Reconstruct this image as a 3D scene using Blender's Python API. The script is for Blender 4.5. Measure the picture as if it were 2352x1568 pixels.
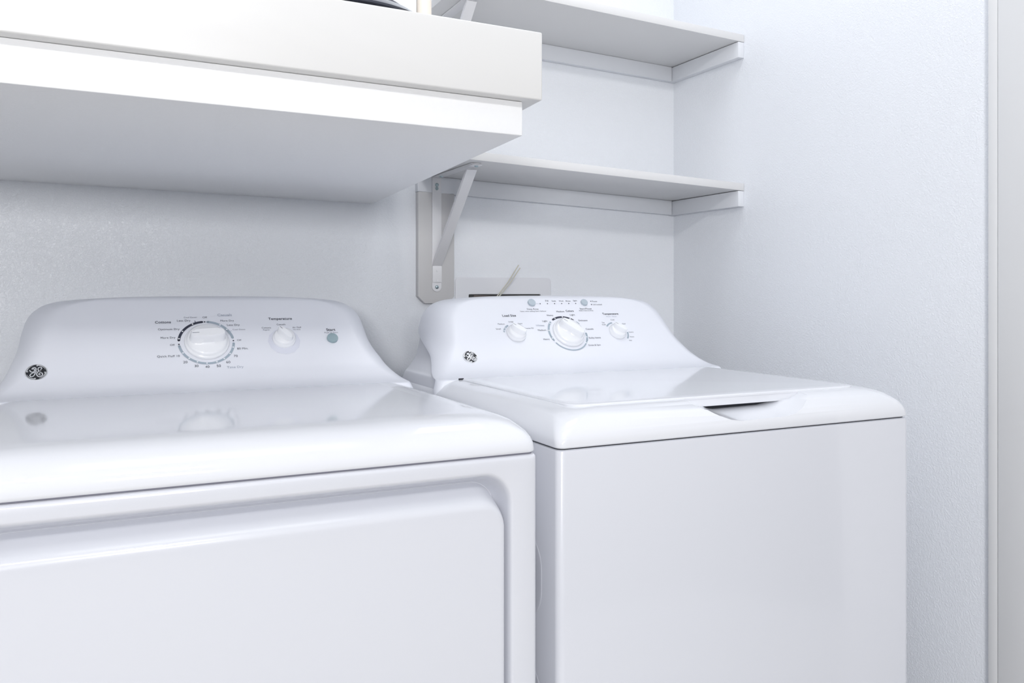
import bpy, bmesh, math
from math import sin, cos, pi, radians, sqrt, hypot, atan2
from mathutils import Vector, Matrix

for o in list(bpy.data.objects):
    bpy.data.objects.remove(o)
scn = bpy.context.scene
COL = scn.collection

# ------------------------------------------------------------------ camera, light, exposure
CAMZ = 1.13
cd = bpy.data.cameras.new('camera')
cam = bpy.data.objects.new('camera', cd)
COL.objects.link(cam)
cam.location = (0, 0, CAMZ)
cam.rotation_euler = (radians(90), 0, radians(-26.3))
cd.sensor_width = 36.0
cd.lens = 36.0 * 1912 / 2352
cd.shift_y = -(784 - 672) / 2352.0
cd.clip_start = 0.02
scn.camera = cam

scn.view_settings.view_transform = 'Standard'
scn.view_settings.look = 'None'
scn.view_settings.gamma = 1.0
scn.view_settings.use_curve_mapping = False
scn.view_settings.exposure = -0.03

w = bpy.data.worlds.new('room_light')
scn.world = w
w.use_nodes = True
bg = w.node_tree.nodes['Background']
bg.inputs[1].default_value = 1.0
# light from the room in front of the alcove: bright walls and ceiling, darker floor
_tc = w.node_tree.nodes.new('ShaderNodeTexCoord')
_sp = w.node_tree.nodes.new('ShaderNodeSeparateXYZ')
_cr = w.node_tree.nodes.new('ShaderNodeValToRGB')
w.node_tree.links.new(_tc.outputs['Generated'], _sp.inputs[0])
_mr = w.node_tree.nodes.new('ShaderNodeMapRange')
_mr.inputs['From Min'].default_value = -0.05
_mr.inputs['From Max'].default_value = 0.25
w.node_tree.links.new(_sp.outputs['Z'], _mr.inputs['Value'])
w.node_tree.links.new(_mr.outputs[0], _cr.inputs['Fac'])
_cr.color_ramp.elements[0].color = (0.02, 0.021, 0.024, 1)
_cr.color_ramp.elements[1].color = (0.525, 0.545, 0.585, 1)
w.node_tree.links.new(_cr.outputs['Color'], bg.inputs[0])


def area(name, loc, target, sx, sy, power, color):
    l = bpy.data.lights.new(name, 'AREA')
    l.shape = 'RECTANGLE'
    l.size, l.size_y = sx, sy
    l.energy = power
    l.color = color
    o = bpy.data.objects.new(name, l)
    COL.objects.link(o)
    o.location = loc
    o.rotation_euler = (Vector(target) - Vector(loc)).to_track_quat('-Z', 'Y').to_euler()
    return o


area('flash_light', (-1.05, -2.2, CAMZ + 0.342), (0.6, 1.8, 1.15), 0.6, 0.3, 39.0, (1.0, 0.99, 0.985))
area('added_closet_fill', (0.9, 1.2, 2.42), (0.9, 1.2, 0.9), 0.5, 0.5, 3.9, (0.94, 0.965, 1.0))  # added unseen fill lamp, lifts the brightness inside the alcove
area('added_doorway_fill', (0.3, 0.4, 2.42), (0.3, 1.2, 0.9), 0.9, 0.5, 2.4, (0.95, 0.97, 1.0))  # added unseen fill lamp above the opening
for bx, by in ((-0.34, -0.75), (0.05, -1.0), (0.20, -1.0)):
    pl = bpy.data.lights.new('ceiling_bulb', 'POINT')
    pl.energy = 19.5
    pl.color = (1.0, 0.985, 0.965)
    pl.shadow_soft_size = 0.05
    po = bpy.data.objects.new('ceiling_bulb', pl)
    COL.objects.link(po)
    po.location = (bx, by, 2.30)


area('added_glint_light', (0.10, -0.9, CAMZ + 0.30), (0.4, 1.8, 1.15), 0.35, 0.16, 6.5, (1.0, 0.99, 0.985))  # added second lamp near the camera, for the glint on the back wall


# ------------------------------------------------------------------ materials
def mat(name, col, rough=0.4, metal=0.0, coat=0.0, bump=None, ior=1.5, vary=0.0):
    m = bpy.data.materials.new(name)
    m.use_nodes = True
    nt = m.node_tree
    b = nt.nodes['Principled BSDF']
    b.inputs['Base Color'].default_value = (*col, 1)
    b.inputs['Roughness'].default_value = rough
    b.inputs['Metallic'].default_value = metal
    b.inputs['Coat Weight'].default_value = coat
    b.inputs['Coat Roughness'].default_value = 0.05
    b.inputs['IOR'].default_value = ior
    tc = nt.nodes.new('ShaderNodeTexCoord')
    if vary:
        n = nt.nodes.new('ShaderNodeTexNoise')
        n.inputs['Scale'].default_value = 9
        n.inputs['Detail'].default_value = 3
        nt.links.new(tc.outputs['Object'], n.inputs['Vector'])
        r = nt.nodes.new('ShaderNodeMapRange')
        r.inputs['To Min'].default_value = rough - vary
        r.inputs['To Max'].default_value = rough + vary
        nt.links.new(n.outputs['Fac'], r.inputs['Value'])
        nt.links.new(r.outputs['Result'], b.inputs['Roughness'])
    if bump:
        sc, dist, st = bump
        n1 = nt.nodes.new('ShaderNodeTexNoise')
        n1.inputs['Scale'].default_value = sc
        n1.inputs['Detail'].default_value = 4
        n1.inputs['Roughness'].default_value = 0.55
        n1.inputs['Distortion'].default_value = 0.6
        nt.links.new(tc.outputs['Object'], n1.inputs['Vector'])
        cr = nt.nodes.new('ShaderNodeValToRGB')
        cr.color_ramp.interpolation = 'EASE'
        cr.color_ramp.elements[0].position = 0.36
        cr.color_ramp.elements[1].position = 0.66
        nt.links.new(n1.outputs['Fac'], cr.inputs['Fac'])
        bp = nt.nodes.new('ShaderNodeBump')
        bp.inputs['Strength'].default_value = st
        bp.inputs['Distance'].default_value = dist
        nt.links.new(cr.outputs['Color'], bp.inputs['Height'])
        nt.links.new(bp.outputs['Normal'], b.inputs['Normal'])
    return m


M = {}
M['wall'] = mat('orange_peel_wall_paint', (0.885, 0.91, 0.955), 0.24, bump=(290, 0.0009, 0.46))
M['ceil'] = mat('ceiling_paint', (0.85, 0.86, 0.88), 0.7, bump=(120, 0.001, 0.3))
M['floor'] = mat('floor_vinyl', (0.55, 0.53, 0.50), 0.4, vary=0.1)
M['trim'] = mat('painted_trim', (0.76, 0.765, 0.775), 0.4, vary=0.05)
M['enamel'] = mat('white_enamel', (0.735, 0.75, 0.805), 0.22, coat=0.6, vary=0.03)
M['cap'] = mat('glossy_white_top', (0.82, 0.835, 0.88), 0.07)
M['panel'] = mat('white_console_plastic', (0.79, 0.81, 0.875), 0.36)
M['knob'] = mat('white_knob_plastic', (0.86, 0.875, 0.91), 0.22, coat=0.3)
M['shelf'] = mat('painted_shelf', (0.73, 0.73, 0.735), 0.5, vary=0.08)
M['cleat'] = mat('painted_cleat', (0.76, 0.78, 0.82), 0.45, vary=0.05)
M['board'] = mat('painted_board', (0.62, 0.615, 0.62), 0.45, vary=0.05)
M['steel'] = mat('white_coated_steel', (0.80, 0.80, 0.82), 0.32, vary=0.04)
M['screw'] = mat('zinc_screw', (0.45, 0.55, 0.58), 0.28, metal=1.0)
M['counter'] = mat('white_laminate', (0.745, 0.745, 0.745), 0.35, vary=0.04)
M['drywall'] = mat('painted_soffit', (0.90, 0.91, 0.93), 0.5, bump=(90, 0.001, 0.15))
M['dark'] = mat('dark_gap', (0.02, 0.022, 0.03), 0.6)
M['seam_shade'] = mat('grey_seam_shade', (0.22, 0.22, 0.27), 0.5)
M['ink'] = mat('dark_print', (0.035, 0.04, 0.065), 0.5)
M['inkgrey'] = mat('grey_print', (0.16, 0.17, 0.22), 0.5)
M['inklight'] = mat('light_print', (0.42, 0.46, 0.54), 0.5)
M['arc'] = mat('blue_grey_print', (0.36, 0.43, 0.50), 0.45)
M['faint'] = mat('lavender_print', (0.71, 0.73, 0.82), 0.4)
M['dot'] = mat('white_print', (0.88, 0.9, 0.94), 0.4)
M['btn'] = mat('grey_green_button', (0.30, 0.40, 0.44), 0.3, coat=0.3)
M['btnl'] = mat('pale_blue_button', (0.45, 0.52, 0.58), 0.3, coat=0.3)
M['chrome'] = mat('chrome', (0.80, 0.81, 0.84), 0.3, metal=0.6)
M['black'] = mat('black_gloss', (0.012, 0.014, 0.018), 0.25, coat=0.4)
M['pan'] = mat('dark_anodised_metal', (0.06, 0.065, 0.085), 0.25, metal=0.3, coat=0.4)
M['pale_wood'] = mat('pale_wood', (0.95, 0.87, 0.77), 0.45, bump=(60, 0.0005, 0.2))
M['cream'] = mat('cream_nylon', (0.70, 0.69, 0.60), 0.4)
M['box'] = mat('white_box_plastic', (0.78, 0.79, 0.83), 0.35)
M['boxshade'] = mat('box_opening_shade', (0.05, 0.05, 0.05), 0.6)
M['brass'] = mat('hose_rubber', (0.12, 0.10, 0.09), 0.5)


# ------------------------------------------------------------------ mesh helpers
def link(name, bm, m, parent=None, smooth=35, origin=None):
    bmesh.ops.recalc_face_normals(bm, faces=bm.faces)
    me = bpy.data.meshes.new(name)
    if origin is not None:
        bmesh.ops.translate(bm, verts=bm.verts, vec=-Vector(origin))
    bm.to_mesh(me)
    bm.free()
    me.materials.append(M[m])
    if smooth:
        me.shade_smooth()
        me.set_sharp_from_angle(angle=radians(smooth))
    o = bpy.data.objects.new(name, me)
    COL.objects.link(o)
    if origin is not None:
        o.location = origin
    if parent is not None:
        o.parent = parent
        o.matrix_parent_inverse = parent.matrix_world.inverted()
    return o


def tag(o, label, cat, group=None):
    o['label'] = label
    o['category'] = cat
    if group:
        o['group'] = group
    return o


def empty(name, loc, label, cat, group=None):
    o = bpy.data.objects.new(name, None)
    COL.objects.link(o)
    o.location = loc
    o.empty_display_size = 0.05
    bpy.context.view_layer.update()
    return tag(o, label, cat, group)


def add_box(bm, x0, x1, y0, y1, z0, z1, bev=0.0, seg=2):
    r = bmesh.ops.create_cube(bm, size=1.0)
    vs = r['verts']
    for v in vs:
        v.co = Vector(((x0 + x1) / 2 + v.co.x * (x1 - x0), (y0 + y1) / 2 + v.co.y * (y1 - y0), (z0 + z1) / 2 + v.co.z * (z1 - z0)))
    if bev:
        es = list({e for v in vs for e in v.link_edges})
        r = bmesh.ops.bevel(bm, geom=es, offset=bev, segments=seg, profile=0.5, affect='EDGES')
    return vs


def boxbm(*a, **k):
    bm = bmesh.new()
    add_box(bm, *a, **k)
    return bm


def prism(pts, axis, a, b, bev=0.0, seg=2):
    """pts: closed polygon in the two other axes (order: xyz without axis)"""
    bm = bmesh.new()
    rings = []
    for c in (a, b):
        ring = []
        for p, q in pts:
            co = {'x': (c, p, q), 'y': (p, c, q), 'z': (p, q, c)}[axis]
            ring.append(bm.verts.new(co))
        rings.append(ring)
    n = len(pts)
    bm.faces.new(rings[0])
    bm.faces.new(rings[1][::-1])
    for i in range(n):
        bm.faces.new((rings[0][i], rings[0][(i + 1) % n], rings[1][(i + 1) % n], rings[1][i]))
    bmesh.ops.recalc_face_normals(bm, faces=bm.faces)
    if bev:
        es = [e for e in bm.edges if e.calc_face_angle(0) > 0.5]
        bmesh.ops.bevel(bm, geom=es, offset=bev, segments=seg, profile=0.5, affect='EDGES')
    return bm


def rrect(x0, x1, y0, y1, r, n=8):
    """rounded rectangle, 4*(n+1) points; r one radius or four (x1y1, x0y1, x0y0, x1y0)"""
    rs = r if isinstance(r, (tuple, list)) else (r,) * 4
    out = []
    for (cx, cy, sx, sy, a0), rr in zip(((x1, y1, -1, -1, 0), (x0, y1, 1, -1, 90), (x0, y0, 1, 1, 180), (x1, y0, -1, 1, 270)), rs):
        for i in range(n + 1):
            a = radians(a0 + 90 * i / n)
            out.append((cx + sx * rr + rr * cos(a), cy + sy * rr + rr * sin(a)))
    return out


def loft(bm, rings, cap0=True, cap1=True, closed=True):
    vr = [[bm.verts.new(p) for p in r] for r in rings]
    n = len(vr[0])
    m = n if closed else n - 1
    for a, b in zip(vr, vr[1:]):
        for i in range(m):
            j = (i + 1) % n
            bm.faces.new((a[i], a[j], b[j], b[i]))
    if cap0:
        bm.faces.new(vr[0][::-1])
    if cap1:
        bm.faces.new(vr[-1])
    return vr


def add_tube(bm, pts, rad, n=10):
    pts = [Vector(p) for p in pts]
    rings = []
    up = Vector((0.13, 0.31, 0.94))
    for i, p in enumerate(pts):
        t = (pts[min(i + 1, len(pts) - 1)] - pts[max(i - 1, 0)]).normalized()
        a = t.cross(up).normalized()
        b = t.cross(a).normalized()
        r = rad[i] if isinstance(rad, (list, tuple)) else rad
        rings.append([p + a * r * cos(2 * pi * k / n) + b * r * sin(2 * pi * k / n) for k in range(n)])
    loft(bm, rings)


def add_lathe(bm, prof, mtx=Matrix(), n=40):
    rings = [[mtx @ Vector((r * cos(2 * pi * k / n), r * sin(2 * pi * k / n), z)) for k in range(n)] for r, z in prof]
    loft(bm, rings)


# ------------------------------------------------------------------ key dimensions (metres)
WY = 1.86          # face of the back wall
WX = 1.4164        # face of the right-hand wall
FY = 0.976         # front face of both machines
LX = -0.75         # face of the left wall

# ------------------------------------------------------------------ room shell
def struct(name, bm, m, parent=None, smooth=0):
    o = link(name, bm, m, parent, smooth)
    if parent is None:
        o['kind'] = 'structure'
    return o


struct('floor', boxbm(-2.6, 3.2, -2.6, WY + 0.12, -0.1, 0.0), 'floor')
struct('ceiling', boxbm(LX - 0.12, WX + 0.12, 0.86, WY + 0.12, 2.44, 2.54), 'ceil')
struct('wall_back', boxbm(LX - 0.12, WX + 0.12, WY, WY + 0.12, 0, 2.44), 'wall')
struct('wall_right', boxbm(WX, WX + 0.12, 0.80, WY, 0, 2.44), 'wall')
struct('wall_left', boxbm(LX - 0.12, LX, 0.80, WY, 0, 2.44), 'wall')
# the jamb board at the end of the right wall, and the casing that goes on from it
bm = boxbm(WX - 0.010, WX + 0.12, 0.9285, 0.947, 0, 2.44, bev=0.002)
struct('trim_1', bm, 'trim', smooth=40)
bm = boxbm(WX - 0.0115, WX + 0.12, 0.70, 0.9277, 0, 2.44, bev=0.0012)
struct('trim_2', bm, 'trim', smooth=40)

# ------------------------------------------------------------------ machines
A = radians(50)
FU = Vector((0, cos(A), sin(A)))
FN = Vector((0, -sin(A), cos(A)))
XD = 0.1755        # centre of the dryer
XW = 0.8966        # centre of the washer
HW = 0.3445


def facem(x0, x=0.0, t=0.0, h=0.0, rot=0.0):
    """matrix from a flat drawing (mm scaled to m) onto the sloped control face"""
    p = Vector((x0 + x, 1.48, 0.97)) + FU * t + FN * h
    m = Matrix((Vector((1, 0, 0)), FU, FN)).transposed().to_4x4()
    m.translation = p
    return m @ Matrix.Rotation(rot, 4, 'Z')


PROF = [  # z, half width, front y, side radius in x, side radius in y
    (0.9250, 0.3425, 1.4360, 0.0080, 0.0120),
    (0.9450, 0.3415, 1.4360, 0.0100, 0.0140),
    (0.9580, 0.3380, 1.4370, 0.0120, 0.0160),
    (0.9665, 0.3345, 1.4400, 0.0140, 0.0180),
    (0.9690, 0.3325, 1.4520, 0.0150, 0.0199),
    (0.9715, 0.3295, 1.4630, 0.0159, 0.0219),
    (0.9760, 0.3255, 1.4745, 0.0177, 0.0254),
    (0.9820, 0.3205, 1.4845, 0.0200, 0.0300),
    (0.9890, 0.3155, 1.4935, 0.0243, 0.0347),
    (0.9980, 0.3105, 1.5035, 0.0298, 0.0407),
    (1.0100, 0.3065, 1.5136, 0.0347, 0.0473),
    (1.0250, 0.3025, 1.5262, 0.0402, 0.0553),
    (1.0400, 0.3000, 1.5387, 0.0437, 0.0627),
    (1.0550, 0.2980, 1.5513, 0.0462, 0.0697),
    (1.0680, 0.2945, 1.5622, 0.0470, 0.0712),
    (1.0780, 0.2915, 1.5706, 0.0470, 0.0702),
    (1.0870, 0.2870, 1.5782, 0.0470, 0.0665),
    (1.0940, 0.2820, 1.5841, 0.0470, 0.0630),
    (1.1000, 0.2760, 1.5891, 0.0470, 0.0600),
    (1.1050, 0.2690, 1.5933, 0.0464, 0.0561),
    (1.1090, 0.2610, 1.5967, 0.0458, 0.0530),
    (1.1125, 0.2500, 1.5998, 0.0454, 0.0503),
    (1.1155, 0.2350, 1.6026, 0.0450, 0.0480),
    (1.1180, 0.2110, 1.6056, 0.0371, 0.0391),
    (1.1200, 0.1800, 1.6090, 0.0308, 0.0321),
    (1.1215, 0.1480, 1.6135, 0.0260, 0.0267),
    (1.1227, 0.1050, 1.6195, 0.0222, 0.0225),
    (1.1234, 0.0500, 1.6290, 0.0200, 0.0200)]


def fine_rows(rows, n=5):
    """Catmull-Rom through the profile rows"""
    out = []
    P = [rows[0]] + list(rows) + [rows[-1]]
    for i in range(1, len(P) - 2):
        a, b, c, d = P[i - 1:i + 3]
        for k in range(n):
            t = k / n
            out.append(tuple(0.5 * (2 * q + (r - p) * t + (2 * p - 5 * q + 4 * r - s_) * t * t + (3 * q - p - 3 * r + s_) * t ** 3) for p, q, r, s_ in zip(a, b, c, d)))
    out.append(tuple(rows[-1]))
    return out


def console(x0, parent):
    bm = bmesh.new()
    rings = []
    nseg = 16
    for z, h, y, rx, r in fine_rows(PROF):
        k = min(1, max(0, (z - 1.0) / 0.06))
        k = k * k * (3 - 2 * k)
        ye = max(y + r + 0.001, (y + r + 0.004) * (1 - k) + 1.655 * k)
        r = ye - y - 0.0005
        ring = [(x0 - h, ye, z)]
        for i in range(nseg + 1):
            a = radians(180 + 90 * i / nseg)
            ring.append((x0 - h + rx + rx * cos(a), y + r + r * sin(a), z))
        m = h - rx
        for i in range(1, 12):
            ring.append((x0 - m + 2 * m * i / 12, y, z))
        for i in range(nseg + 1):
            a = radians(270 + 90 * i / nseg)
            ring.append((x0 + h - rx + rx * cos(a), y + r + r * sin(a), z))
        ring.append((x0 + h, ye, z))
        rings.append(ring)
    vr = loft(bm, rings, cap0=False, cap1=True, closed=False)
    # returns behind the cap edge
    for a, b in zip(vr, vr[1:]):
        ia = [bm.verts.new((v.co.x + s * 0.006, v.co.y, v.co.z)) for v, s in ((a[0], 1), (a[-1], -1), (b[0], 1), (b[-1], -1))]
        bm.faces.new((a[0], b[0], ia[2], ia[0]))
        bm.faces.new((a[-1], ia[1], ia[3], b[-1]))
    p = link('control_panel', bm, 'panel', parent, smooth=60)
    # body behind the moulded face: back and sloping side panels
    bm = bmesh.new()
    rings = []
    for z, h, y, rx, r in fine_rows(PROF, 2):
        if z > 1.121:
            break
        k = min(1, max(0, (z - 1.0) / 0.06))
        k = k * k * (3 - 2 * k)
        y = min(1.6475, (y + r + 0.004) * (1 - k) + 1.655 * k)
        h -= 0.006
        rings.append([(x0 - h, y, z), (x0 + h, y, z), (x0 + h, 1.6545, z), (x0 - h, 1.6545, z)])
    loft(bm, rings)
    link('panel_back', bm, 'enamel', parent, smooth=30)
    return p


def top_cap(x0, parent, cut=None):
    bm = bmesh.new()
    steps = [(0.002, 0.9188, 0.011), (0.0004, 0.9204, 0.012), (0.0, 0.9240, 0.013), (0.0006, 0.9310, 0.015), (0.0025, 0.9380, 0.018), (0.0065, 0.9455, 0.022),
             (0.0130, 0.9525, 0.028), (0.0215, 0.9583, 0.034), (0.0315, 0.9626, 0.040), (0.043, 0.9656, 0.046), (0.055, 0.9673, 0.050), (0.068, 0.9679, 0.054), (0.082, 0.9680, 0.054)]
    rings = []
    for i, z, r in steps:
        k = 1.0 if i < 0.02 else 0.9
        rings.append([(p, q, z) for p, q in rrect(x0 - HW + i * k, x0 + HW - i * k, FY + i * k, 1.645, (0.004, 0.004, r, r))])
    loft(bm, rings)
    bmesh.ops.recalc_face_normals(bm, faces=bm.faces)
    o = link('top_cover', bm, 'cap', parent, smooth=40)
    if cut is not None:
        md = o.modifiers.new('cut', 'BOOLEAN')
        md.object = cut
        md.solver = 'EXACT'
        bpy.context.view_layer.update()
        me = bpy.data.meshes.new_from_object(o.evaluated_get(bpy.context.evaluated_depsgraph_get()))
        o.modifiers.clear()
        o.data = me
        me.shade_smooth()
        me.set_sharp_from_angle(angle=radians(34))
        bpy.data.objects.remove(cut)
    return o


def arc_bm(bm, mtx, r, a0, a1, wd, n=None, taper=False):
    n = n or max(4, int(abs(a1 - a0) / 4))
    inn, out = [], []
    pts = []
    for i in range(n + 1):
        a = radians(a0 + (a1 - a0) * i / n)
        pts.append(a)
    v1 = []
    v2 = []
    for i, a in enumerate(pts):
        ww = wd * (1 - 0.85 * i / n) if taper else wd
        v1.append(bm.verts.new(mtx @ Vector(((r - ww / 2) * cos(a), (r - ww / 2) * sin(a), 0))))
        v2.append(bm.verts.new(mtx @ Vector(((r + ww / 2) * cos(a), (r + ww / 2) * sin(a), 0))))
    for i in range(n):
        bm.faces.new((v1[i], v2[i], v2[i + 1], v1[i + 1]))
    if not taper:
        for a, s in ((a0, -1), (a1, 1)):
            s2 = s if a1 > a0 else -s
            disc_bm(bm, mtx, r * cos(radians(a)), r * sin(radians(a)), wd / 2, 12)


def disc_bm(bm, mtx, x, y, r, n=16):
    bm.faces.new([bm.verts.new(mtx @ Vector((x + r * cos(2 * pi * k / n), y + r * sin(2 * pi * k / n), 0))) for k in range(n)])


def line_bm(bm, mtx, p, q, wd):
    p, q = Vector(p), Vector(q)
    d = (q - p).normalized()
    nn = Vector((-d.y, d.x)) * wd / 2
    bm.faces.new([bm.verts.new(mtx @ Vector((c.x, c.y, 0))) for c in (p - nn, q - nn, q + nn, p + nn)])


def ribbon_bm(bm, mtx, pts, wd):
    """smooth flat ribbon through pts (Catmull-Rom)"""
    P = [Vector(p) for p in pts]
    P = [P[0]] + P + [P[-1]]
    S = []
    for i in range(1, len(P) - 2):
        for k in range(6):
            t = k / 6
            a, b, c, d = P[i - 1:i + 3]
            S.append(0.5 * ((2 * b) + (c - a) * t + (2 * a - 5 * b + 4 * c - d) * t * t + (3 * b - a - 3 * c + d) * t ** 3))
    S.append(P[-2])
    l, r = [], []
    for i, p in enumerate(S):
        d = (S[min(i + 1, len(S) - 1)] - S[max(i - 1, 0)]).normalized()
        nn = Vector((-d.y, d.x)) * wd / 2
        l.append(bm.verts.new(mtx @ Vector((p.x + nn.x, p.y + nn.y, 0))))
        r.append(bm.verts.new(mtx @ Vector((p.x - nn.x, p.y - nn.y, 0))))
    for i in range(len(S) - 1):
        bm.faces.new((l[i], l[i + 1], r[i + 1], r[i]))
    disc_bm(bm, mtx, S[0].x, S[0].y, wd * 0.62, 10)
    disc_bm(bm, mtx, S[-1].x, S[-1].y, wd * 0.62, 10)


def lettering(txt, x, t, wd, bold, x0, m, parent, h=0.0006):
    """one printed word or phrase; x, t, wd in millimetres on the control face"""
    cu = bpy.data.curves.new('t', 'FONT')
    cu.body = txt
    cu.align_x = 'CENTER'
    cu.align_y = 'CENTER'
    cu.size = 1.0
    cu.offset = 0.016 if bold else 0.0
    cu.space_character = 1.04
    o = bpy.data.objects.new('t', cu)
    COL.objects.link(o)
    bpy.context.view_layer.update()
    ev = o.evaluated_get(bpy.context.evaluated_depsgraph_get())
    me = ev.to_mesh()
    xs = [v.co.x for v in me.vertices]
    ys = [v.co.y for v in me.vertices]
    s = wd / 1000 / (max(xs) - min(xs))
    cx, cy = (max(xs) + min(xs)) / 2, (max(ys) + min(ys)) / 2
    me.transform(facem(x0, x / 1000, t / 1000, h) @ Matrix.Diagonal((s, s, s, 1)) @ Matrix.Translation((-cx, -cy, 0)))
    bm = bmesh.new()
    bm.from_mesh(me)
    ev.to_mesh_clear()
    bpy.data.objects.remove(o)
    bpy.data.curves.remove(cu)
    return link('lettering', bm, m, parent, smooth=0)


def print_arc(parent, m, mtx, r, a0, a1, wd, name='dial_ring'):
    bm = bmesh.new()
    arc_bm(bm, mtx, r, a0, a1, wd)
    return link(name, bm, m, parent, smooth=0)


def print_dot(parent, m, mtx, x, y, r, name='dial_dot'):
    bm = bmesh.new()
    disc_bm(bm, mtx, x, y, r, 12)
    return link(name, bm, m, parent, smooth=0)


def print_line(parent, m, mtx, p, q, wd, name='dial_tick'):
    bm = bmesh.new()
    line_bm(bm, mtx, p, q, wd)
    return link(name, bm, m, parent, smooth=0)


def knob(x0, x, t, r, ang, parent, hh=0.026, slim=1.0):
    """round control knob with a raised grip bar; ang = direction of the pointer"""
    bm = bmesh.new()
    mt = facem(x0, x, t, 0.0004, ang)
    n = 40

    def circ(rr, z):
        return [mt @ Vector((rr * cos(2 * pi * k / n), rr * sin(2 * pi * k / n), z)) for k in range(n)]

    def stad(hl, hw, z, p=3.2):
        out = []
        for k in range(n):
            a = 2 * pi * k / n
            c, s = cos(a), sin(a)
            q = (abs(c / hl) ** p + abs(s / hw) ** p) ** (-1 / p)
            out.append(mt @ Vector((q * c, q * s, z)))
        return out
    rings = [circ(r, 0), circ(r, 0.003), circ(r * 0.985, 0.0042), circ(r * 0.94, 0.0052), circ(r * 0.925, 0.0056), circ(r * 0.90, 0.0085),
             circ(r * 0.86, 0.0105), circ(r * 0.80, 0.0118),
             stad(r * 0.80, r * 0.42, 0.0125, 2.3), stad(r * 0.785, r * 0.31 * slim, 0.0150, 3), stad(r * 0.77, r * 0.255 * slim, hh * 0.8),
             stad(r * 0.755, r * 0.235 * slim, hh * 0.94), stad(r * 0.73, r * 0.205 * slim, hh)]
    loft(bm, rings, cap0=False)
    k = link('knob', bm, 'knob', parent, smooth=42)
    bm = bmesh.new()
    line_bm(bm, mt @ Matrix.Translation((0, 0, hh + 0.0003)), (r * 0.40, 0), (r * 0.70, 0), 0.0009)
    link('pointer_mark', bm, 'inkgrey', k, smooth=0)
    return k


def button(x0, x, t, r, m, parent):
    bm = bmesh.new()
    mt = facem(x0, x, t, 0.0003)
    add_lathe(bm, [(r, 0), (r, 0.0035), (r * 0.95, 0.0045), (r * 0.8, 0.0048), (0.0005, 0.0048)], mt, 28)
    return link('push_button', bm, m, parent, smooth=40)


def badge(x0, x, t, r, parent):
    mt = facem(x0, x, t, 0.0003)
    bm = bmesh.new()
    add_lathe(bm, [(r, 0), (r, 0.0012), (r * 0.97, 0.0018), (r * 0.92, 0.0018), (r * 0.90, 0.0013), (r * 0.5, 0.0013)], mt, 40)
    b = link('round_badge', bm, 'chrome', parent, smooth=30)
    bm = bmesh.new()
    disc_bm(bm, mt @ Matrix.Translation((0, 0, 0.0016)), 0, 0, r * 0.91, 40)
    link('badge_field', bm, 'black', b, smooth=0)
    bm = bmesh.new()
    m2 = mt @ Matrix.Translation((0, 0, 0.0019)) @ Matrix.Diagonal((r, r, 1, 1))
    g = [(-.56, .20), (-.42, .02), (-.22, .03), (-.14, .22), (-.22, .42), (-.36, .36), (-.32, .50), (-.16, .56), (-.03, .42), (-.03, .12), (-.08, -.18),
         (-.20, -.46), (-.40, -.56), (-.52, -.40), (-.42, -.20), (-.20, -.06), (.02, .06)]
    e = [(.40, .30), (.48, .46), (.34, .58), (.18, .48), (.16, .28), (.26, .12), (.42, .12), (.24, .08), (.10, -.08), (.06, -.30), (.18, -.52), (.38, -.58),
         (.56, -.42), (.56, -.22), (.42, -.10), (.28, -.18), (.26, -.32), (.36, -.36)]
    ribbon_bm(bm, m2, [Vector(p) for p in g], 0.105)
    ribbon_bm(bm, m2, [Vector(p) for p in e], 0.105)
    link('monogram', bm, 'chrome', b, smooth=0)
    for a in (85, -5, -95, 175):
        bm = bmesh.new()
        arc_bm(bm, m2, 0.84, a, a - 66, 0.12, 12, taper=True)
        c = radians(a)
        disc_bm(bm, m2, 0.79 * cos(c), 0.79 * sin(c), 0.085, 12)
        link('swoosh', bm, 'chrome', b, smooth=0)
    return b


DT = [('Cottons', -78.0, 141.4, 25.5, 'kb'), ('Cool Down', -32.9, 151.4, 21.2, 'g'), ('Off', -8.6, 151.0, 7.5, 'k'), ('Casuals', 25.6, 156.0, 24.6, 'lb'), ('Less Dry', -44.1, 143.6, 22.1, 'k'), ('More Dry', 28.9, 142.2, 23.1, 'k'), ('Less Dry', 38.7, 132.2, 21.7, 'k'), ('Cool Down', 47.3, 122.3, 21.5, 'g'), ('Off', 45.6, 98.4, 7.3, 'k'), ('80 Min.', 49.8, 79.8, 18.5, 'k'), ('70', 36.7, 64.0, 6.4, 'k'), ('60', 23.1, 51.4, 6.7, 'k'), ('50', 6.8, 44.4, 6.9, 'k'), ('40', -11.8, 43.2, 6.6, 'k'), ('30', -29.0, 45.8, 6.4, 'k'), ('20', -46.3, 54.6, 6.6, 'k'), ('Time Dry', 33.8, 39.7, 27.6, 'lb'), ('Quick Fluff 10', -72.3, 67.5, 35.4, 'k'), ('Off', -65.1, 91.5, 7.4, 'k'), ('More Dry', -71.3, 106.7, 23.6, 'k'), ('Optimum Dry', -69.3, 125.0, 34.8, 'k'), ('Temperature', 122.8, 144.8, 42.9, 'kb'), ('Casuals', 122.7, 132.2, 15.7, 'k'), ('Cottons', 95.6, 125.1, 16.3, 'k'), ('Regular', 95.5, 119.8, 12.2, 'g'), ('Air Fluff', 150.5, 124.6, 16.0, 'k'), ('No Heat', 150.0, 119.8, 13.2, 'g'), ('Start', 212.8, 117.8, 16.9, 'kb'), ('Push to Start', 212.6, 111.0, 25.3, 'g')]
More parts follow.
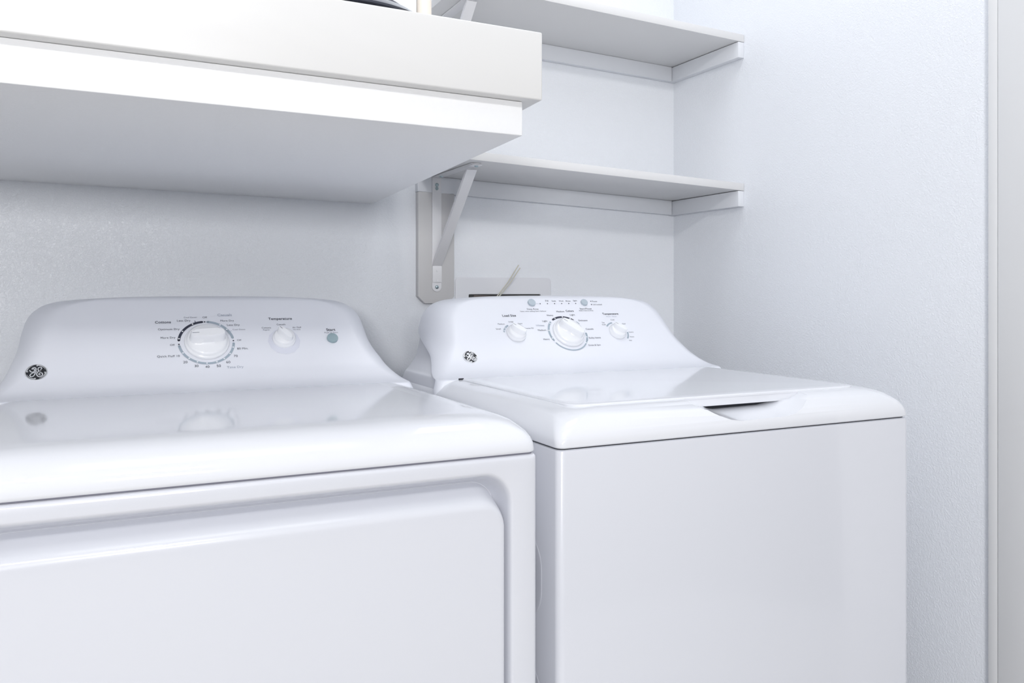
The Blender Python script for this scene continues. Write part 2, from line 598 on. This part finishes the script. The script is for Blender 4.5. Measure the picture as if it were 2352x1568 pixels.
WT = [('Fill', -21.6, 185.2, 7.0, 'k'), ('Soak', -4.2, 184.7, 10.6, 'k'), ('Wash', 14.0, 184.6, 11.6, 'k'), ('Rinse', 31.9, 184.5, 11.7, 'k'), ('Spin', 49.9, 184.8, 9.6, 'k'), ('Deep Rinse', -64.0, 162.0, 27.6, 'k'), ('Select when adding Fabric Softener', -64.5, 156.2, 63.3, 'k'), ('Medium', 1.5, 155.1, 19.4, 'k'), ('Colors', 25.2, 156.4, 19.9, 'kb'), ('Start/Pause', 68.5, 162.3, 30.3, 'k'), ('Hold 3 Secs to Stop', 67.7, 156.3, 36.2, 'k'), ('Pause', 100.0, 183.1, 13.0, 'k'), ('Lid Locked', 104.0, 173.9, 23.1, 'k'), ('Load Size', -125.9, 145.7, 31.7, 'kb'), ('Heavy', -27.7, 144.4, 15.3, 'k'), ('Light', 28.2, 144.9, 12.4, 'k'), ('Light', -46.1, 128.9, 12.1, 'k'), ('Whites', -61.6, 117.8, 19.8, 'lb'), ('Medium', -61.2, 105.4, 19.6, 'k'), ('Heavy', -58.7, 80.8, 14.9, 'k'), ('Delicates', 48.7, 129.4, 22.4, 'k'), ('Casuals', 56.3, 105.7, 19.3, 'k'), ('Bulky Items', 60.1, 81.1, 29.4, 'k'), ('Drain & Spin', 51.8, 61.8, 30.1, 'k'), ('Medium', -151.1, 123.7, 15.6, 'k'), ('Large', -126.9, 129.0, 10.8, 'k'), ('Super', -106.5, 123.5, 10.7, 'k'), ('Small', -161.5, 111.0, 10.8, 'k'), ('Precise Fill', -90.3, 111.2, 21.0, 'k'), ('Temperature', 126.9, 146.0, 41.6, 'kb'), ('Wash / Rinse', 126.1, 139.2, 27.8, 'l'), ('Cold', 125.4, 129.8, 9.2, 'k'), ('Tap', 97.9, 122.2, 6.9, 'k'), ('Cold', 97.4, 116.9, 9.1, 'k'), ('Cool', 150.7, 118.1, 8.6, 'k'), ('Colors', 159.8, 94.5, 12.4, 'k'), ('Warm', 156.2, 81.5, 11.1, 'k'), ('Hot', 148.5, 71.8, 6.8, 'k')]


def texts(T, x0, parent):
    for a, x, t, wd, c in T:
        lettering(a, x, t, wd, c.endswith('b'), x0, {'k': 'ink', 'g': 'inkgrey', 'l': 'inklight'}[c[0]], parent)


def cabinet(x0, parent, yf, r, seam='dark', name='cabinet'):
    bm = bmesh.new()
    rings = []
    for z, i in ((0.03, 0.0), (0.913, 0.0), (0.9155, 0.0007), (0.9168, 0.003)):
        rings.append([(p, q, z) for p, q in rrect(x0 - HW + i, x0 + HW - i, yf + i, 1.645, (0.004, 0.004, r, r), 8)])
    loft(bm, rings)
    c = link(name, bm, 'enamel', parent, smooth=40)
    bm = bmesh.new()
    loft(bm, [[(p, q, z) for p, q in rrect(x0 - HW + 0.004, x0 + HW - 0.004, FY + 0.005, 1.64, (0.004, 0.004, r, r), 8)] for z in (0.9165, 0.9198)])
    link('seam_shade_strip', bm, seam, parent, smooth=0)  # strip coloured dark for the shade in the gap below the top cover
    for sx in (-1, 1):
        for y in (FY + 0.07, 1.58):
            bm = bmesh.new()
            add_lathe(bm, [(0.022, 0), (0.024, 0.004), (0.022, 0.012), (0.009, 0.014), (0.009, 0.031)], Matrix.Translation((x0 + sx * 0.28, y, 0.0)), 20)
            link('foot', bm, 'dark', parent, smooth=40)
    return c


# ---- washer
wash = empty('washing_machine', (XW, FY + 0.33, 0), 'white top-loading washing machine standing beside the right wall, lid closed, three knobs', 'washing machine')
cab = cabinet(XW, wash, FY, 0.011)
# pressed panels on the left flank
for z0, z1 in ((0.668, 0.787), (0.47, 0.603)):
    bm = bmesh.new()
    rings = []
    for o_, d_ in ((0.0, 0.0), (0.0012, 0.0006), (0.003, 0.0008), (0.006, 0.0008)):
        rings.append([(XW - HW - d_ + 0.0003, p, q) for p, q in rrect(1.022 + o_, 1.58 - o_, z0 + o_, z1 - o_, 0.045 - o_ * 0.5, 8)])
    loft(bm, rings)
    link('side_embossing', bm, 'enamel', cab, smooth=40)
# finger scoop cut out of the front of the top cover
bm = bmesh.new()
def scoop(y, zb, dx):
    pts = [(0.795 + dx, 0.985), (0.797 + dx, 0.962), (0.812 + dx, 0.955), (0.832 + dx * 0.8, zb + 0.0095), (0.852, zb + 0.003), (0.872, zb), (0.962, zb + 0.001),
           (0.984, zb + 0.004), (1.004, zb + 0.011), (1.022 - dx, 0.957), (1.038 - dx, 0.963), (1.040 - dx, 0.985)]
    return [(a, y, b) for a, b in pts]
loft(bm, [scoop(0.94, 0.931, 0.0), scoop(0.985, 0.9365, 0.0), scoop(1.012, 0.9415, 0.003), scoop(1.0285, 0.9452, 0.004), scoop(1.046, 0.9460, 0.004)])
cutter = link('cutter', bm, 'cap', None, smooth=0)
top_cap(XW, wash, cutter)
# lid
bm = bmesh.new()
rings = []
for i, z in ((0.0, 0.9655), (0.0, 0.9682), (0.001, 0.9692), (0.003, 0.9698), (0.006, 0.9701), (0.02, 0.9703)):
    rings.append([(p, q, z) for p, q in rrect(0.6015 + i, 1.1800 - i, 1.0255 + i, 1.4335 - i * 0.5, (0.012, 0.012, 0.022, 0.035), 6)])
loft(bm, rings)
lid = link('lid', bm, 'cap', wash, smooth=40)
bm = boxbm(0.797, 1.039, 1.0272, 1.0455, 0.9530, 0.9684, bev=0.0015)
link('lid_lip', bm, 'cap', lid, smooth=40)
link('slot_shade_strip', boxbm(0.802, 1.03, 1.0445, 1.047, 0.944, 0.956), 'dark', wash, smooth=0)  # dark strip paints the shade inside the slot under the lid lip
link('hinge_gap', boxbm(0.5995, 0.6085, 1.4345, 1.4385, 0.9660, 0.9700), 'dark', wash, smooth=0)
cp = console(XW, wash)
CW = facem(XW, -0.0019, 0.0956, 0.0006)
print_arc(cp, 'ink', CW, 0.0439, 122, 54, 0.0046)
print_arc(cp, 'arc', CW, 0.0439, 203, 137, 0.0044)
print_arc(cp, 'arc', CW, 0.0445, 214, 330, 0.0030)
print_arc(cp, 'arc', CW, 0.0448, 333, 358, 0.0044)
print_arc(cp, 'arc', CW, 0.0450, 33, 42, 0.0018)
L_ = facem(XW, -0.1255, 0.0958, 0.0006)
print_arc(cp, 'arc', L_, 0.0262, 162, 118, 0.0038)
T_ = facem(XW, 0.1239, 0.0953, 0.0006)
print_arc(cp, 'arc', T_, 0.0262, 138, 100, 0.0034)
print_arc(cp, 'arc', T_, 0.0262, -4, -40, 0.0034)
CW2 = facem(XW, -0.0019, 0.0956, 0.0010)
for a in (113, 87, 63, 141, 169, 196, -15, -38):
    print_dot(cp, 'dot', CW2, 0.0439 * cos(radians(a)), 0.0439 * sin(radians(a)), 0.0015)
L2 = facem(XW, -0.1255, 0.0958, 0.0010)
for a in (158, 140):
    print_dot(cp, 'dot', L2, 0.0262 * cos(radians(a)), 0.0262 * sin(radians(a)), 0.0012)
B_ = facem(XW, 0, 0, 0.0006)
for x, t in ((-22.8, 177.3), (-4.9, 177.2), (12.9, 177.3), (30.9, 177.3), (48.7, 177.3), (-40.8, 177.2), (90.0, 183.2), (88.5, 174.0)):
    print_dot(cp, 'ink', B_, x / 1000, t / 1000, 0.00135, 'indicator_light')
print_line(cp, 'inklight', B_, (-0.0530, 0.1773), (-0.0425, 0.1773), 0.0006, 'indicator_line')
for a, b in ((-0.0205, -0.0072), (-0.0027, 0.0107), (0.0152, 0.0287), (0.0331, 0.0465)):
    print_line(cp, 'faint', B_, (a, 0.1773), (b, 0.1773), 0.0004, 'indicator_line')
texts(WT, XW, cp)
button(XW, -0.0618, 0.1791, 0.0088, 'btnl', wash)
button(XW, 0.0703, 0.1786, 0.0082, 'btnl', wash)
knob(XW, 0.0, 0.0962, 0.0365, radians(137), wash, 0.028)
knob(XW, -0.1245, 0.0980, 0.0215, radians(141), wash, 0.022, 1.15)
knob(XW, 0.1239, 0.0960, 0.0200, radians(140), wash, 0.022, 1.15)
badge(XW, -0.2436, 0.0428, 0.0152, wash)

# ---- dryer
dry = empty('clothes_dryer', (XD, FY + 0.33, 0), 'white front-loading clothes dryer left of the washer, two knobs and a start button', 'dryer')
cabinet(XD, dry, 1.030, 0.006, 'seam_shade')
top_cap(XD, dry)
# pressed front frame around the door
x0, x1 = XD - HW, XD + HW
bm = bmesh.new()
R = lambda a, b, c, d, r, y: [(p, y, q) for p, q in rrect(a, b, c, d, r, 12)]
rings = [R(x0, x1, 0.03, 0.9165, 0.004, 1.0295), R(x0, x1, 0.03, 0.9165, 0.004, 0.983), R(x0 + 0.001, x1 - 0.001, 0.031, 0.9155, 0.004, 0.9795),
         R(x0 + 0.003, x1 - 0.003, 0.033, 0.9140, 0.004, 0.9770), R(x0 + 0.006, x1 - 0.006, 0.036, 0.9110, 0.004, 0.976)]
ox0, ox1, oz0, oz1 = x0 + 0.035, x1 - 0.035, 0.20, 0.8985
for i, it, y, r in ((0.0, 0.0, 0.976, 0.042), (0.002, 0.0022, 0.9766, 0.040), (0.004, 0.0045, 0.979, 0.039), (0.005, 0.0075, 0.9865, 0.038), (0.006, 0.0105, 0.9955, 0.038),
                    (0.007, 0.0135, 1.0045, 0.038), (0.008, 0.0165, 1.0125, 0.038), (0.010, 0.0200, 1.0175, 0.036), (0.013, 0.0300, 1.0190, 0.034)):
    rings.append(R(ox0 + i, ox1 - i, oz0 + i, oz1 - it, r, y))
loft(bm, rings, cap0=False, cap1=True)
link('front_frame', bm, 'enamel', dry, smooth=40)
# the door: flat face, rounded edge, sloping scoop above it
bm = bmesh.new()
dx0, dx1, dz0, dz1 = x0 + 0.047, x1 - 0.047, 0.212, 0.8615
rings = []
for i, top, y, r in ((-0.0015, 0.0175, 1.0195, 0.036), (-0.0012, 0.0160, 1.0160, 0.036), (-0.001, 0.0125, 1.0070, 0.036), (-0.0005, 0.0060, 0.9920, 0.036), (0.0, 0.0015, 0.9825, 0.036), (0.0010, -0.0025, 0.9782, 0.034),
                     (0.0025, -0.0065, 0.9758, 0.031), (0.0045, -0.011, 0.975, 0.029), (0.008, -0.016, 0.9748, 0.028)):
    rings.append(R(dx0 + i, dx1 - i, dz0 + max(i, 0), dz1 + top, r, y))
loft(bm, rings, cap0=True, cap1=True)
link('door', bm, 'enamel', dry, smooth=40)
cp = console(XD, dry)
CD = facem(XD, -0.0095, 0.0955, 0.0006)
print_arc(cp, 'ink', CD, 0.0452, 173, 96, 0.0045)
print_arc(cp, 'arc', CD, 0.0452, 84, 11, 0.0045)
print_arc(cp, 'arc', CD, 0.0452, -171, -5, 0.0042)
CD2 = facem(XD, -0.0095, 0.0955, 0.0010)
for a in (169, 147, 117, 56, 37, -151, -132, -113, -93, -72, -54, -35, -16):
    print_dot(cp, 'dot', CD2, 0.0452 * cos(radians(a)), 0.0452 * sin(radians(a)), 0.0014)
for a in (90, 2.5, -176):
    print_dot(cp, 'ink', CD, 0.0452 * cos(radians(a)), 0.0452 * sin(radians(a)), 0.0014)
for a, m, r0, r1, wd in ((109, 'ink', 0.0462, 0.0510, 0.0011), (29, 'arc', 0.0470, 0.0505, 0.0007)):
    c, d = cos(radians(a)), sin(radians(a))
    print_line(cp, m, CD, (r0 * c, r0 * d), (r1 * c, r1 * d), wd)
print_dot(cp, 'faint', facem(XD, 0.1239, 0.0935, 0.0004), 0, 0, 0.0290, 'dial_ring')
texts(DT, XD, cp)
knob(XD, -0.0088, 0.0955, 0.0372, radians(183), dry, 0.030)
knob(XD, 0.1239, 0.0985, 0.0208, radians(128), dry, 0.023, 1.15)
button(XD, 0.2123, 0.0966, 0.0103, 'btn', dry)
badge(XD, -0.2665, 0.0441, 0.0157, dry)

# ------------------------------------------------------------------ deep counter over the dryer
ctr = empty('wall_counter', (0.1, 1.4, CAMZ + 0.204), 'thick white counter with a stepped underside, built out from the back wall above the dryer', 'counter')
SL = 0.0195


def slab(front, side, x_left, zf, zt, m, name, bev, r=0.0):
    """front (x, y at the right corner), front edge turned a little; rear on the wall"""
    (xr, yr), xb = front, side
    k = -0.038
    pts = [(xr, yr), (xb, WY), (x_left, WY), (x_left, yr + k * (x_left - xr) * 1.0)]
    bm = bmesh.new()
    bot = [bm.verts.new((p, q, zf(p))) for p, q in pts]
    top = [bm.verts.new((p, q, zt(p))) for p, q in pts]
    bm.faces.new(bot[::-1])
    bm.faces.new(top)
    for i in range(4):
        j = (i + 1) % 4
        bm.faces.new((bot[i], bot[j], top[j], top[i]))
    bmesh.ops.recalc_face_normals(bm, faces=bm.faces)
    bmesh.ops.bevel(bm, geom=list(bm.edges), offset=bev, segments=3, profile=0.5, affect='EDGES')
    return link(name, bm, m, ctr, smooth=40)


zb = lambda x: CAMZ + 0.2044 + 0.015 * (0.55 - x)
zm = lambda x: CAMZ + 0.2485 + SL * (0.55 - x)
zt = lambda x: CAMZ + 0.3370 + SL * (0.55 - x)
slab((0.4947, 0.970), 0.560, LX, zb, zm, 'drywall', 'support_box', 0.0012)
slab((0.5142, 0.951), 0.585, LX, lambda x: zm(x) + 0.0003, zt, 'counter', 'countertop', 0.0022)

# things on the counter: dark covered pot and a pale pole
pot = empty('covered_pot', (0.327, 1.275, zt(0.327)), 'dark grey covered pot on top of the white counter, mostly out of frame', 'pot')
bm = bmesh.new()
PM = Matrix.Translation((0.327, 1.275, zt(0.327) + 0.0005))
add_lathe(bm, [(0.128, 0), (0.138, 0.005), (0.1415, 0.02), (0.1425, 0.062), (0.138, 0.062), (0.136, 0.02), (0.06, 0.01)], PM, 64)
link('pot_body', bm, 'pan', pot, smooth=35)
bm = bmesh.new()
add_lathe(bm, [(0.144, 0.0625), (0.1475, 0.0635), (0.1475, 0.0665), (0.1440, 0.0690), (0.128, 0.0800), (0.124, 0.0815)], PM, 64)
lidp = link('pot_lid', bm, 'pan', pot, smooth=30)
bm = bmesh.new()
add_lathe(bm, [(0.124, 0.0812), (0.121, 0.0800), (0.110, 0.0885)], PM, 64)
link('groove', bm, 'black', lidp, smooth=30)
bm = bmesh.new()
add_lathe(bm, [(0.110, 0.0885), (0.108, 0.0925), (0.06, 0.118), (0.02, 0.128), (0.012, 0.131), (0.012, 0.142), (0.021, 0.150), (0.021, 0.157), (0.012, 0.161), (0.001, 0.162)], PM, 64)
link('lid_crown', bm, 'pan', lidp, smooth=30)

bm = bmesh.new()
px_, py_ = 0.4190, 1.135
add_lathe(bm, [(0.011, 0.0), (0.011, 0.42), (0.0095, 0.428), (0.004, 0.432)], Matrix.Translation((px_, py_, zt(px_))), 24)
tag(link('wooden_pole', bm, 'pale_wood', None, smooth=35, origin=(px_, py_, zt(px_))), 'slim pale wooden pole standing upright on the white counter', 'pole')

# ------------------------------------------------------------------ shelves
SD = 0.281
XS = 0.664


def tilt_box(name, m, xa, xb, y0, y1, z_right, thick, sl, bev=0.0008):
    """board along the back wall, its line running down to the right by sl"""
    f = lambda x: z_right + sl * (WX - x)
    bm = bmesh.new()
    add_box(bm, xa, xb, y0, y1, 0, 1)
    for v in bm.verts:
        v.co.z = f(v.co.x) - (thick if v.co.z < 0.5 else 0)
    bmesh.ops.recalc_face_normals(bm, faces=bm.faces)
    bmesh.ops.bevel(bm, geom=list(bm.edges), offset=bev, segments=2, profile=0.5, affect='EDGES')
    return link(name, bm, m, None, smooth=40)


def bracket(xc, zu, label, parent_z):
    """zu = underside of the shelf at xc"""
    w2 = 0.0115
    yb = WY - 0.018
    b = empty('shelf_bracket', (xc, yb, zu - 0.27), label, 'bracket', 'white steel brackets under the wall shelves')
    # wall leg with round end
    zb_ = zu - 0.272
    pts = [(xc + w2, zu - 0.0005), (xc - w2, zu - 0.0005)] + [(xc + w2 * cos(a), zb_ + w2 + w2 * sin(a)) for a in [pi + pi * k / 10 for k in range(11)]]
    link('wall_leg', prism(pts, 'y', yb - 0.0025, yb - 0.0002, 0.0005), 'steel', b, smooth=40)
    # shelf arm
    yf = yb - 0.232
    pts = [(xc - w2, yb - 0.003), (xc - w2, yf)] + [(xc - w2 + 2 * w2 * t, yf - 0.006 * sin(pi * t)) for t in (0.25, 0.5, 0.75)] + [(xc + w2, yf), (xc + w2, yb - 0.003)]
    link('shelf_arm', prism(pts, 'z', zu - 0.0032, zu - 0.0006, 0.0005), 'steel', b, smooth=40)
    # diagonal brace, a shallow channel with flattened ends
    bm = bmesh.new()
    p0 = Vector((xc, yb - 0.0035, zu - 0.213))
    p1 = Vector((xc, yf + 0.022, zu - 0.012))
    d = (p1 - p0).normalized()
    nrm = Vector((0, d.z, -d.y))          # towards the wall/up side
    if nrm.y < 0:
        nrm = -nrm
    prof = [(-w2, 0.0075), (-w2, 0.0), (w2, 0.0), (w2, 0.0075), (w2 - 0.002, 0.0075), (w2 - 0.002, 0.002), (-w2 + 0.002, 0.002), (-w2 + 0.002, 0.0075)]
    rings = []
    for s, fl in ((0.0, 0.3), (0.06, 1.0), (0.94, 1.0), (1.0, 0.3)):
        c = p0.lerp(p1, s)
        rings.append([c + Vector((a, 0, 0)) + nrm * (h if h < 0.003 else h * fl) for a, h in prof])
    loft(bm, rings)
    add_box(bm, xc - w2, xc + w2, yb - 0.0052, yb - 0.0026, zu - 0.262 + 0.012, zu - 0.208, bev=0.0006)
    add_box(bm, xc - w2, xc + w2, yf - 0.006, yf + 0.026, zu - 0.0058, zu - 0.0034, bev=0.0006)
    link('brace', bm, 'steel', b, smooth=30)

    def screw(p, mt):
        bm = bmesh.new()
        add_lathe(bm, [(0.0045, 0), (0.0043, 0.0012), (0.003, 0.0024), (0.0012, 0.0028)], Matrix.Translation(p) @ mt, 18)
        link('screw', bm, 'screw', b, smooth=40)
    toY = Matrix.Rotation(radians(90), 4, 'X')
    screw((xc, yb - 0.0025, zu - 0.020), toY)
    screw((xc, yb - 0.0025, zu - 0.261), toY)
    down = Matrix.Rotation(pi, 4, 'X')
    screw((xc + 0.002, yf + 0.004, zu - 0.0058), down)
    screw((xc, yb - 0.03, zu - 0.0032), down)
    # slot below the upper screw and the small rivets near the foot
    bm = bmesh.new()
    add_lathe(bm, [(0.0042, 0), (0.0040, 0.0007), (0.0025, 0.0009)], Matrix.Translation((xc, yb - 0.0024, zu - 0.0285)) @ toY, 18)
    link('key_slot', bm, 'screw', b, smooth=40)
    for dz in (-0.222, -0.245):
        bm = bmesh.new()
        add_lathe(bm, [(0.003, 0), (0.0028, 0.0008), (0.001, 0.0012)], Matrix.Translation((xc, yb - 0.0051, zu + dz)) @ toY, 14)
        link('rivet', bm, 'steel', b, smooth=40)
    return b


def wall_board(zu, label, length):
    xa, xb = 0.666, 0.757
    z0 = zu - 0.0385 - length
    c = 0.017
    z1 = zu - 0.0385
    pts = [(xa, z1), (xa, z0 + c), (xa + c, z0), (xb - c, z0), (xb, z0 + c), (xb, z1)]
    o = link('mounting_board', prism(pts, 'y', WY - 0.018, WY - 0.0003, 0.001), 'board', None, smooth=40)
    return tag(o, label, 'board', 'mounting boards behind the brackets')


for z_top, sl, word, dep in ((CAMZ + 0.2680, 0.0345, 'lower', SD), (CAMZ + 0.6325, 0.0285, 'upper', SD)):
    sh = tilt_box('wall_shelf', 'shelf', XS, WX - 0.001, WY - dep, WY - 0.0005, z_top, 0.018, sl)
    tag(sh, {'lower': 'grey-white painted lower shelf in the corner, just above the washer', 'upper': 'grey-white painted upper shelf at the top of the picture'}[word], 'shelf', 'painted wall shelves')
    cl = tilt_box('shelf_cleat', 'cleat', XS + 0.0005, WX - 0.0195, WY - 0.018, WY - 0.0005, z_top - 0.0183, 0.0385, sl)
    tag(cl, 'long painted cleat on the back wall under the %s shelf' % word, 'cleat', 'painted cleats under the shelves')
    bm = boxbm(WX - 0.0185, WX - 0.0005, WY - dep + 0.0005, WY - 0.0005, z_top - 0.0183 - 0.0385, z_top - 0.0187, bev=0.0009)
    tag(link('shelf_cleat', bm, 'cleat', None, smooth=40), 'short painted cleat on the right wall under the %s shelf' % word, 'cleat', 'painted cleats under the shelves')
    zu = z_top - 0.018 + sl * (WX - 0.7115)
    bracket(0.7115, zu, 'white steel bracket with a diagonal brace holding the %s shelf' % word, None)
    wall_board(zu + 0.0007, {'lower': 'grey painted vertical board with clipped corners behind the lower bracket', 'upper': 'grey painted vertical board behind the upper bracket, hidden by the counter'}[word], 0.262)

# ------------------------------------------------------------------ washer outlet box and the nylon tie
ob = empty('outlet_box', (0.89, WY, CAMZ - 0.06), 'white plastic washer outlet box set in the wall behind the washer', 'outlet box')
bm = bmesh.new()
ys = ((0.0, 0.0), (0.0, 0.0022), (0.0012, 0.0034), (0.003, 0.0038))
rings = [[(p, WY - 0.0003 - d, q) for p, q in rrect(0.7665 + i, 1.029 - i, CAMZ - 0.20 + i, CAMZ + 0.0375 - i, 0.010, 6)] for i, d in ys]
rings += [[(p, WY - 0.0003 - d, q) for p, q in rrect(0.800, 0.998, CAMZ - 0.165, CAMZ - 0.0035, 0.003, 6)] for d in (0.0038, 0.0004)]
loft(bm, rings, cap0=False, cap1=False)
link('cover_plate', bm, 'box', ob, smooth=40)
bm = bmesh.new()
rings = [[(p, y, q) for p, q in rrect(0.8005, 0.9975, CAMZ - 0.1645, CAMZ - 0.004, 0.003, 4)] for y in (WY - 0.0006, WY - 0.0004)]
loft(bm, rings)
link('opening_shade_sheet', bm, 'boxshade', ob, smooth=0)  # flat dark sheet, the shade of the box opening put into its colour
bm = bmesh.new()
add_tube(bm, [(0.812, WY - 0.008, CAMZ - 0.0085), (0.85, WY - 0.012, CAMZ - 0.010), (0.90, WY - 0.010, CAMZ - 0.0155), (0.94, WY - 0.008, CAMZ - 0.022)], 0.003)
link('supply_hose', bm, 'brass', ob, smooth=60)

bm = bmesh.new()
for a, b_, c in (((0.8515, 1.842, CAMZ - 0.030), (0.888, 1.818, CAMZ + 0.026), (0.9075, 1.800, CAMZ + 0.067)),
                 ((0.8565, 1.842, CAMZ - 0.030), (0.893, 1.816, CAMZ + 0.024), (0.9115, 1.800, CAMZ + 0.060))):
    pts = [Vector(a).lerp(Vector(b_), k / 4) for k in range(4)] + [Vector(b_).lerp(Vector(c), k / 4) for k in range(5)]
    rings = [[p + Vector((sx * 0.0014, 0, sz * 0.0006 + 0)) for sx, sz in ((-1, -1), (1, -1), (1, 1), (-1, 1))] for p in pts]
    loft(bm, rings)
tag(link('cable_tie', bm, 'cream', None, smooth=0), 'cream nylon cable tie sticking up in front of the wall box behind the washer', 'cable tie')
